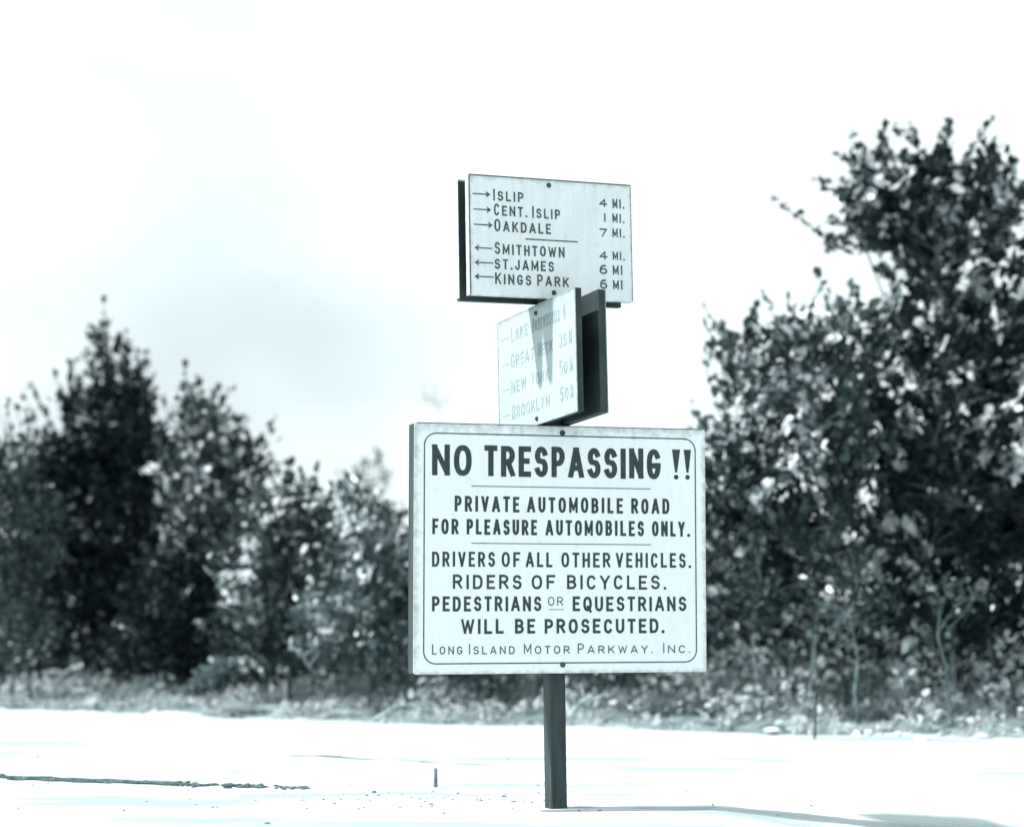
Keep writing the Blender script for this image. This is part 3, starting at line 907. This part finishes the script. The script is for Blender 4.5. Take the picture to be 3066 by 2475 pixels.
    for (x0, y0, x1, y1, nl) in sprays:
        a = ray(x0, y0, D); b = ray(x1, y1, D)
        off = Vector((0, rr.uniform(-.3, .3), 0)); a += off; b += off
        pts = [a.lerp(b, t) + Vector((0, 0, -0.02 * math.sin(3.1 * t))) for t in (0, .25, .5, .75, 1)]
        tw.tube([p - b0 for p in pts], [.007, .006, .005, .004, .002], 4)
        d = (b - a).normalized()
        for k in range(nl):
            t = (k + rr.random()) / nl
            p = a.lerp(b, t) + Vector((rr.gauss(0, .018), rr.gauss(0, .03), rr.gauss(0, .018)))
            SPc.append(tuple(p)); v = d + Vector((rr.gauss(0, .6), rr.gauss(0, .6), rr.gauss(0, .6)))
            SPa.append(tuple(v.normalized()))
    if shoots:
        top_ = np.argsort(-(Cs[:, 2] + rng.normal(size=nC) * .35))[:shoots * 3]
        for ti in rng.permutation(top_)[:shoots]:
            a = Vector(Cs[ti]); d = Vector((rr.gauss(0, .28) + (a.x - lobes[0][0][0]) * .35, rr.gauss(0, .3), 1)).normalized()
            b = a + d * rr.uniform(.16, .46)
            tw.tube([a - b0, a.lerp(b, .5) - b0, b - b0], [.006, .004, .002], 3)
            nl = rr.randint(5, 11)
            for k in range(nl):
                t = (k + rr.random()) / nl
                SPc.append(tuple(a.lerp(b, t) + Vector((rr.gauss(0, .016), rr.gauss(0, .02), rr.gauss(0, .016)))))
                SPa.append(tuple((d + Vector((rr.gauss(0, .5), rr.gauss(0, .5), rr.gauss(0, .3)))).normalized()))
    if SPc:
        P = np.concatenate([P, np.array(SPc)]); ax = np.concatenate([ax, np.array(SPa)]); n = len(P)
    nr = unit(rng.normal(size=(n, 3)) * 0.75 + np.array([-.15, -.1, .75]))
    ctone = rng.uniform(0, 1, nC)
    tone = np.concatenate([np.clip(ctone[idx] * .6 + rng.uniform(0, .4, len(idx)), 0, 1), rng.uniform(0, .6, n - len(idx))])
    Ln = ls * rng.uniform(.6, 1.35, n)
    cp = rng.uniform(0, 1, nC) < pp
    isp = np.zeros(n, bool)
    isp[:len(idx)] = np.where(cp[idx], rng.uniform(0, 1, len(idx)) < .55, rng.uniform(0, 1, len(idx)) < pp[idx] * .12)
    nr[isp] = unit(nr[isp] * .45 + np.array([-.75, -.6, .45]))      # pale glint leaves turned to the light
    leaves_two('foliage', P - np.array(b0), nr, ax, Ln, Ln * rng.uniform(.5, .75, n), tone, isp, leaf, root)
    to = tw.build('twigs', bark, root); to['kind'] = 'stuff'
    return root

# --- right of the sign
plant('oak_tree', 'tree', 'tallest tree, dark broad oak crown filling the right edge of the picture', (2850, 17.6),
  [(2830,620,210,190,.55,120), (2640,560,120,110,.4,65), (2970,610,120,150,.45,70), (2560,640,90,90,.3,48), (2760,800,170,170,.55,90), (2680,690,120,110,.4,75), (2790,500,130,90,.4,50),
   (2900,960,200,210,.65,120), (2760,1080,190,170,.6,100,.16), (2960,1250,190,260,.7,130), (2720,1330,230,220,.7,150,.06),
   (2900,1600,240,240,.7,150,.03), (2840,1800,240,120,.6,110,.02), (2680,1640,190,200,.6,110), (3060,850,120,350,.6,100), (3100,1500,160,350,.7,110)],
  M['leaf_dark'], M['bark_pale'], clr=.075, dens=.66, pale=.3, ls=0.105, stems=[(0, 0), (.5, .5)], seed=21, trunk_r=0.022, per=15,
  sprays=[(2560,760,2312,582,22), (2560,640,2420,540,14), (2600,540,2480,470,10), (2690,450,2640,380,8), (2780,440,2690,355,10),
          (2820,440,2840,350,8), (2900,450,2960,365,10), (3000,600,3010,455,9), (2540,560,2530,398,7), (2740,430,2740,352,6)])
plant('oak_tree', 'tree', 'leafy round topped young oak with paler glossy leaves just right of the big sign', (2415, 16.9),
  [(2260,1130,120,150,.4,60,.35), (2420,1060,130,130,.4,60,.65), (2560,1050,120,130,.4,50), (2200,1330,110,140,.4,60,.3), (2370,1300,170,180,.5,110,.6),
   (2540,1330,130,180,.5,70), (2230,1560,150,190,.5,90,.12), (2420,1600,180,180,.5,100,.06), (2260,1800,170,120,.5,80,.08), (2130,1480,70,160,.35,35)],
  M['leaf_mid'], M['bark_pale'], clr=.09, dens=.78, ls=0.092, stems=[(0, 0), (-.35, .3)], seed=33, trunk_r=0.015, per=14,
  sprays=[(2200,1080,2145,960,8), (2170,1040,2105,915,5), (2260,1010,2250,905,8), (2330,1000,2290,880,8), (2400,960,2360,880,8), (2480,950,2430,830,10),
          (2590,950,2560,850,9), (2150,1250,2100,1070,8), (2120,1330,2065,1200,9), (2640,960,2680,860,8)])
plant('oak_sapling', 'sapling', 'thin pale stemmed sapling leaning under the oaks right of the sign', (2570, 16.8),
  [(2560,1720,110,90,.3,26), (2500,1830,100,50,.3,14), (2640,1830,80,60,.3,12)],
  M['leaf_mid'], M['bark'], ls=0.07, shoots=0, seed=41, trunk_r=0.018, per=5, back=0.9, pale=.06,
  sprays=[(2580,1900,2450,1960,5), (2540,1870,2640,1760,6)])
plant('oak_sapling', 'sapling', 'thin pale forked sapling near the right edge, in front of the dark oak', (2848, 16.7),
  [(2900,1790,90,60,.3,12), (2800,1760,80,60,.3,10)],
  M['leaf_mid'], M['bark_mid'], ls=0.06, shoots=0, stems=[(0, 0)], seed=44, trunk_r=0.015, per=4, back=0.7, pale=.03,
  sprays=[(2850,1880,2925,1790,5), (2850,1890,2790,1800,5)])
# --- left of the sign
plant('pointed_tree', 'tree', 'dark tree with a tall thin spire, tallest at the left of the picture', (340, 22.6),
  [(335,1340,140,140,.6,100), (210,1400,120,120,.5,75), (450,1400,110,130,.5,75), (100,1480,90,120,.4,40), (400,1220,80,80,.3,14), (245,1230,80,80,.3,14), (330,1560,190,180,.8,140), (180,1600,150,170,.6,90),
   (450,1680,150,170,.7,90), (300,1800,220,200,.8,150), (330,1190,60,70,.25,13), (350,1100,75,90,.3,7), (325,1030,40,60,.2,4)],
  M['leaf_dark'], M['bark'], ls=0.105, stems=[(0, 0), (.3, .2), (-.3, .1)], seed=52, trunk_r=0.05, per=15, shoots=60,
  sprays=[(330,1300,318,900,20), (330,1200,385,1000,12), (330,1220,250,1060,12), (320,1130,340,960,10), (330,1160,300,1010,10),
          (400,1300,420,1080,12), (240,1320,160,1110,12), (200,1340,90,1140,12), (150,1400,60,1160,9), (440,1330,470,1180,8), (290,1300,240,1090,10), (120,1480,45,1210,9)])
plant('leafy_tree', 'tree', 'smaller tree with leaves speckled by painted sun glints right of the dark spired tree', (640, 21.6),
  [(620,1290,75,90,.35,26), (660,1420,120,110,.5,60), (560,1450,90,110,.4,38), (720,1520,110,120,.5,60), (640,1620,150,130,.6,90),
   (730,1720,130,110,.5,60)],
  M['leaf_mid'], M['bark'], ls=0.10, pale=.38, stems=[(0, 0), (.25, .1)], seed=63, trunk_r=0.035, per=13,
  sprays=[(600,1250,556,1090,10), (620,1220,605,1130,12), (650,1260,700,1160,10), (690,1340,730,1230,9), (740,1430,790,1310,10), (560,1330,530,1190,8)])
plant('shrub', 'shrub', 'blackish shaded bush below the speckled tree and beside the dark spired tree', (600, 20.9),
  [(560,1800,170,160,.6,110), (480,1900,160,140,.6,80), (700,1900,140,130,.5,80), (620,1700,130,100,.5,50)],
  M['leaf_dark'], M['bark'], ls=0.085, stems=[(0, 0), (.2, .1), (-.25, .1)], seed=66, trunk_r=0.02, per=15)
plant('shrub', 'shrub', 'greyish bush cut by the left edge of the picture', (40, 20.4),
  [(50,1420,80,120,.4,40), (70,1620,130,170,.5,80), (60,1850,120,150,.5,70), (-60,1550,100,240,.5,70)],
  M['leaf_mid'], M['bark'], ls=0.075, stems=[(0, 0), (.2, 0), (-.2, .1)], seed=71, trunk_r=0.018, per=13,
  sprays=[(40,1330,20,1190,8), (80,1350,60,1220,8), (20,1360,-20,1200,8)])
plant('shrub', 'shrub', 'bush with shining white lit leaves between the speckled tree and the big sign', (870, 19.6),
  [(870,1540,100,80,.35,38,.6), (800,1660,120,110,.4,52,.25), (940,1620,110,110,.4,52,.35), (870,1790,180,140,.5,90), (800,1900,160,110,.5,60)],
  M['leaf_mid'], M['bark'], pale=.2, ls=0.098, stems=[(0, 0), (.2, .1), (-.25, .1)], seed=82, trunk_r=0.02, per=12,
  sprays=[(850,1500,800,1380,9), (880,1500,900,1400,7), (930,1540,935,1430,8), (800,1560,760,1440,7)])
plant('shrub', 'shrub', 'rounded dark bush touching the left side of the big sign', (1110, 18.9),
  [(1080,1570,110,90,.4,34,.4), (1200,1680,100,80,.4,30,.4), (1130,1740,170,130,.5,90), (1060,1870,180,120,.5,80), (1230,1860,150,130,.5,70)],
  M['leaf_light'], M['bark'], pale=.12, ls=0.08, stems=[(0, 0), (.2, .1), (-.25, .1)], seed=93, trunk_r=0.02, per=13,
  sprays=[(1080,1530,1025,1440,10), (1060,1520,985,1450,7), (1130,1540,1140,1460,6), (1190,1580,1215,1500,6)])
# --- behind the sign
plant('shrub', 'shrub', 'bush seen below the big sign, left of the post', (1420, 18.3),
  [(1400,1750,190,150,.5,80), (1400,1930,210,100,.5,80)], M['leaf_mid'], M['bark'], ls=0.08, stems=[(0, 0), (.3, .1), (-.3, .1)], seed=103, trunk_r=0.018, per=13)
plant('shrub', 'shrub', 'bush seen below the big sign, right of the post', (1880, 17.6),
  [(1850,1700,190,160,.5,80), (1880,1920,230,110,.5,90), (2050,1800,130,180,.4,60)], M['leaf_mid'], M['bark'], ls=0.08, stems=[(0, 0), (.3, .1), (-.3, .1)], seed=113, trunk_r=0.018, per=13)
# --- far saplings whose tops show above the bushes
plant('far_tree', 'tree', 'faint thin treetop far away beside the upper left corner of the big sign', (1330, 42),
  [(1320,1230,45,45,.5,5), (1300,1330,40,60,.5,4), (1330,1500,70,120,.6,26)], M['leaf_mid'], M['bark'], ls=0.09, shoots=4, seed=121, trunk_r=0.02, per=3)
plant('far_tree', 'tree', 'faint low treetop far behind the rounded bush left of the big sign', (1100, 38),
  [(1085,1430,90,50,.6,18), (1100,1560,130,110,.8,50)], M['leaf_mid'], M['bark'], ls=0.10, shoots=8, seed=131, trunk_r=0.03, per=5)
# --- beyond the frame on both sides, so the wood goes on
plant('oak_tree', 'tree', 'dark oak standing out of frame beyond the right edge', (3560, 17.0),
  [(3540,700,200,250,.6,90), (3560,1200,240,300,.7,150), (3500,1600,240,240,.7,120)], M['leaf_dark'], M['bark'], ls=0.11, seed=141, trunk_r=0.045, per=12)
plant('leafy_tree', 'tree', 'leafy tree standing out of frame beyond the left edge', (-260, 22.5),
  [(-260,1300,160,200,.6,80), (-250,1650,220,250,.7,140)], M['leaf_mid'], M['bark'], ls=0.11, seed=151, trunk_r=0.045, per=12)

# --- thick wood understory behind everything, and the weedy verge in front
def scatter_leaves(name, n, samp, leaf, ls, label, cat, seed, lobed=True, up=False, asp=(.5, .75)):
    rng = np.random.default_rng(seed)
    P = samp(rng, n)
    n = len(P)
    if up:
        ax = unit(rng.normal(size=(n, 3)) * .38 + np.array([0, 0, 1.0]))
        nr = unit(rng.normal(size=(n, 3)) + np.array([-.9, -.6, .3]))
    else:
        ax = unit(rng.normal(size=(n, 3))); nr = unit(rng.normal(size=(n, 3)) * .8 + np.array([-.1, -.1, .7]))
    Ln = ls * rng.uniform(.6, 1.4, n)
    tn = rng.uniform(0, 1, n)
    if leaf is M['dry']:        # dimmer and lower towards the left, sunlit right end painted paler
        g = np.clip((P[:, 0] + 3.5) / 5.5, 0, 1); tn = tn * (.25 + .75 * g)
    o = leaves_mesh(name, P, nr, ax, Ln, Ln * rng.uniform(asp[0], asp[1], n), tn, leaf, None, lobed)
    return tag(o, label, cat, kind='stuff')
def under(rng, n):
    s_ = rng.uniform(-9, 24, n); d = rng.uniform(3.6, 6.4, n)
    base = np.array([[EDGE_A.x + ED.x * a + EN.x * b, EDGE_A.y + ED.y * a + EN.y * b] for a, b in zip(s_, d)])
    hm = np.array([1.75 + .35 * mnoise.noise(Vector((a * .6, 2, 0))) + .3 * mnoise.noise(Vector((a * 2.1, 5, 0))) for a in s_])
    return np.stack([base[:, 0], base[:, 1], rng.uniform(0, 1, n) ** .8 * hm + .05], 1)
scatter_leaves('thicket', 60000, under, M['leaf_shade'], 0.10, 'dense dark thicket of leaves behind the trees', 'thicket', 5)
def wood_band(lo, hi, h0, h1, rough_, zp=1.0):
    def f(rng, n):
        s_ = rng.uniform(-9, 24, n); d = rng.uniform(lo, hi, n)
        hm = np.array([max(.05, h0 + h1 * mnoise.noise(Vector((a * rough_, b * rough_, 0))) + .5 * h1 * mnoise.noise(Vector((a * 3 * rough_, b * 2, 3)))) for a, b in zip(s_, d)])
        P = np.array([[EDGE_A.x + ED.x * a + EN.x * b, EDGE_A.y + ED.y * a + EN.y * b] for a, b in zip(s_, d)])
        zz = np.array([far_z(x, y) for x, y in P])
        return np.stack([P[:, 0], P[:, 1], zz + rng.uniform(0, 1, n) ** zp * hm + .03], 1)
    return f
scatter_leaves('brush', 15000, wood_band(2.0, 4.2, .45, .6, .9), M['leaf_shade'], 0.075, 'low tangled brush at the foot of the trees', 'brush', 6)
scatter_leaves('brush', 3500, wood_band(1.8, 3.4, .35, .55, 1.1), M['leaf_mid'], 0.06, 'paler sparse leaves among the low brush', 'brush', 16)
scatter_leaves('dead_stalks', 1500, wood_band(1.6, 3.4, .5, .7, .8), M['dry_dim'], 0.30, 'thin dead upright stalks standing in the brush', 'weeds', 17, lobed=False, up=True, asp=(.02, .045))
def verge(lo, hi, h0, thr):
    def f(rng, n):
        s_ = rng.uniform(-9, 24, n); d = rng.uniform(lo, hi, n) + np.array([wobble(a) for a in s_])
        keep = np.array([mnoise.noise(Vector((a * 1.6, b * 2.2, 11))) + .5 * mnoise.noise(Vector((a * 4.6, b * 5.2, 3))) + .35 * rng.uniform(-1, 1) > thr - .25 * min(1, b) for a, b in zip(s_, d)])
        s_, d = s_[keep], d[keep]
        P = np.array([[EDGE_A.x + ED.x * a + EN.x * b, EDGE_A.y + ED.y * a + EN.y * b] for a, b in zip(s_, d)])
        zz = np.array([far_z(x, y) for x, y in P])
        hh = np.array([h0 * max(.06, .45 + .9 * mnoise.noise(Vector((x * 2.3, y * 2.3, 2))) + 1.0 * mnoise.noise(Vector((x * .8, y * .8, 6)))) * (.35 + .65 * min(1, max(0, b) / .8)) * (.55 + .45 * min(1, max(0, (x + 3.5) / 5.5))) for (x, y), b in zip(P, d)])
        return np.stack([P[:, 0], P[:, 1], zz + hh * rng.uniform(.05, 1, len(P))], 1)
    return f
scatter_leaves('dry_grass', 26000, verge(-.1, 2.6, .38, .07), M['dry'], 0.13, 'pale dry grass fringing the far side of the road', 'grass', 8, lobed=False, up=True, asp=(.08, .2))
def behind_sign(rng, n):
    s_ = rng.uniform(3.2, 8.5, n); d = rng.uniform(.7, 2.4, n)
    P = np.array([[EDGE_A.x + ED.x * a + EN.x * b, EDGE_A.y + ED.y * a + EN.y * b] for a, b in zip(s_, d)])
    hm = np.array([max(.08, .38 + .5 * mnoise.noise(Vector((x * 1.3, y * 1.3, 8)))) for x, y in P])
    return np.stack([P[:, 0], P[:, 1], np.array([far_z(x, y) for x, y in P]) + rng.uniform(.2, 1, n) * hm], 1)
scatter_leaves('tall_grass', 4200, behind_sign, M['dry_dim'], 0.26, 'taller grey upright grass behind the sign post', 'grass', 23, lobed=False, up=True, asp=(.03, .07))
scatter_leaves('leafy_weeds', 24000, verge(-.15, 2.8, .50, .07), M['dry'], 0.085, 'pale leafy weeds growing in the fringe along the road', 'weeds', 9)

def tuft(rng, n):
    a = rng.uniform(0, 6.28, n); q = rng.uniform(.045, .16, n) * (1 + .5 * np.cos(a) ** 2)
    x = .2185 + q * np.cos(a); y = 10.85 + q * np.sin(a)
    return np.stack([x, y, np.array([far_z(i, j) for i, j in zip(x, y)]) + .045], 1)
scatter_leaves('weed_tuft', 150, tuft, M['dry_dim'], 0.05, 'small tuft of dry weeds round the foot of the sign post', 'weeds', 19, lobed=False, up=True, asp=(.06, .12))

# ------------------------------------------------------------------ small things by the road
def stone(px, py, D, r, label, seed):
    p = ray(px, py, D)
    p.z = far_z(p.x, p.y) + r * .25 + .02
    mb = MB(); vs, fs = icos((0, 0, 0), r, .5, seed)
    mb.add(vs, fs)
    o = mb.build('stone', M['stone'], smooth=False)
    sub = o.modifiers.new('sub', 'SUBSURF'); sub.levels = 2; sub.render_levels = 2
    o.location = p
    tag(o, label, 'stone', 'pale stones along the far road edge')
def Dg(py): return 6480 * 1.04 / (py - 1800)
stone(2175, 2212, Dg(2218), .060, 'flat white stone on the road edge right below the big sign', 1)
stone(2310, 2130, 17.3, .075, 'long white stone in the weeds right of the big sign', 2)
stone(2600, 2145, 17.0, .050, 'round white stone near the foot of the thin sapling', 3)
stone(2690, 2150, 16.9, .042, 'small white stone in the weeds right of the round one', 4)
stone(2940, 2165, 16.6, .060, 'white stone in the weeds near the right edge of the picture', 5)
stone(2760, 2205, 16.2, .070, 'low white stone where road and weeds meet at the right', 6)

def stake(name, x, y, h, r, lean, mat, label, cat):
    z = far_z(x, y)
    o = empty(name, (x, y, z)); tag(o, label, cat)
    mb = MB()
    k = 5
    mb.tube([Vector((lean * t * h, 0, -0.05 + t * (h + .05))) for t in [i / k for i in range(k + 1)]], [r * (1.05 - .12 * i / k) for i in range(k + 1)], 8)
    mb.build('shaft', mat, o, smooth=False)
    c = MB(); c.tube([Vector((lean * h, 0, h - .002)), Vector((lean * h, 0, h + .012))], [r * 1.12, r * .8], 8)
    c.build('top', mat, o)
    return o
M['stake'] = mat_noise('weathered_stake', 0.16, 0.3, 20, rough=0.8)
p = ray(1304, 2365, 12.05)
stake('marker_stake', p.x, 12.05, .125, .013, 0.0, M['stake'], 'short wooden stub standing in the pale road left of the post', 'stake')
p = ray(2446, 2212, 16.1)
stake('stick', p.x, 16.25, .40, .009, .06, M['wood'], 'thin dark stick standing upright at the road edge right of the sign', 'stick')

def fallen(px0, py0, px1, py1, D, r, label, seed, mat):
    a = ray(px0, py0, D); b = ray(px1, py1, D)
    root = empty('dead_branch', a); tag(root, label, 'branch')
    rr = random.Random(seed); mb = MB(); n = 7; pts = []
    for i in range(n + 1):
        t = i / n; q = a.lerp(b, t) + Vector((0, rr.uniform(-.02, .02), rr.uniform(-.02, .02) + .05 * math.sin(3.1 * t)))
        pts.append(q - a)
    mb.tube(pts, [r * (1 - .6 * i / n) for i in range(n + 1)], 6)
    mb.build('stem', mat, root, smooth=True)
    for k in range(3):
        i = 2 + k * 2; mb = MB()
        d = Vector((rr.uniform(-.1, .15), rr.uniform(-.1, .1), rr.uniform(.05, .16)))
        mb.tube([pts[i], pts[i] + d * .6, pts[i] + d], [r * .45, r * .3, r * .12], 5)
        mb.build('side_twig', mat, root, smooth=True)
fallen(1120, 2150, 1290, 2105, 18.2, .022, 'pale fallen branch lying in the weeds below the left edge of the big sign', 4, M['bark_pale'])
fallen(865, 1945, 935, 2005, 19.3, .016, 'pale broken branch slanting down in front of the bushes left of the sign', 5, M['bark_pale'])
fallen(1700, 2150, 1790, 2095, 16.9, .030, 'pale log end leaning in the weeds just right of the post', 6, M['bark_pale'])
plant('brush_clump', 'brush clump', 'small roundish pale clump of dead twigs in front of the dark left trees', (635, 20.2),
  [(635,2028,60,34,.15,26)], M['dry_dim'], M['bark'], pale=0, back=-.2, ls=0.055, seed=161, shoots=0, trunk_r=0.01, per=9, clr=.06)
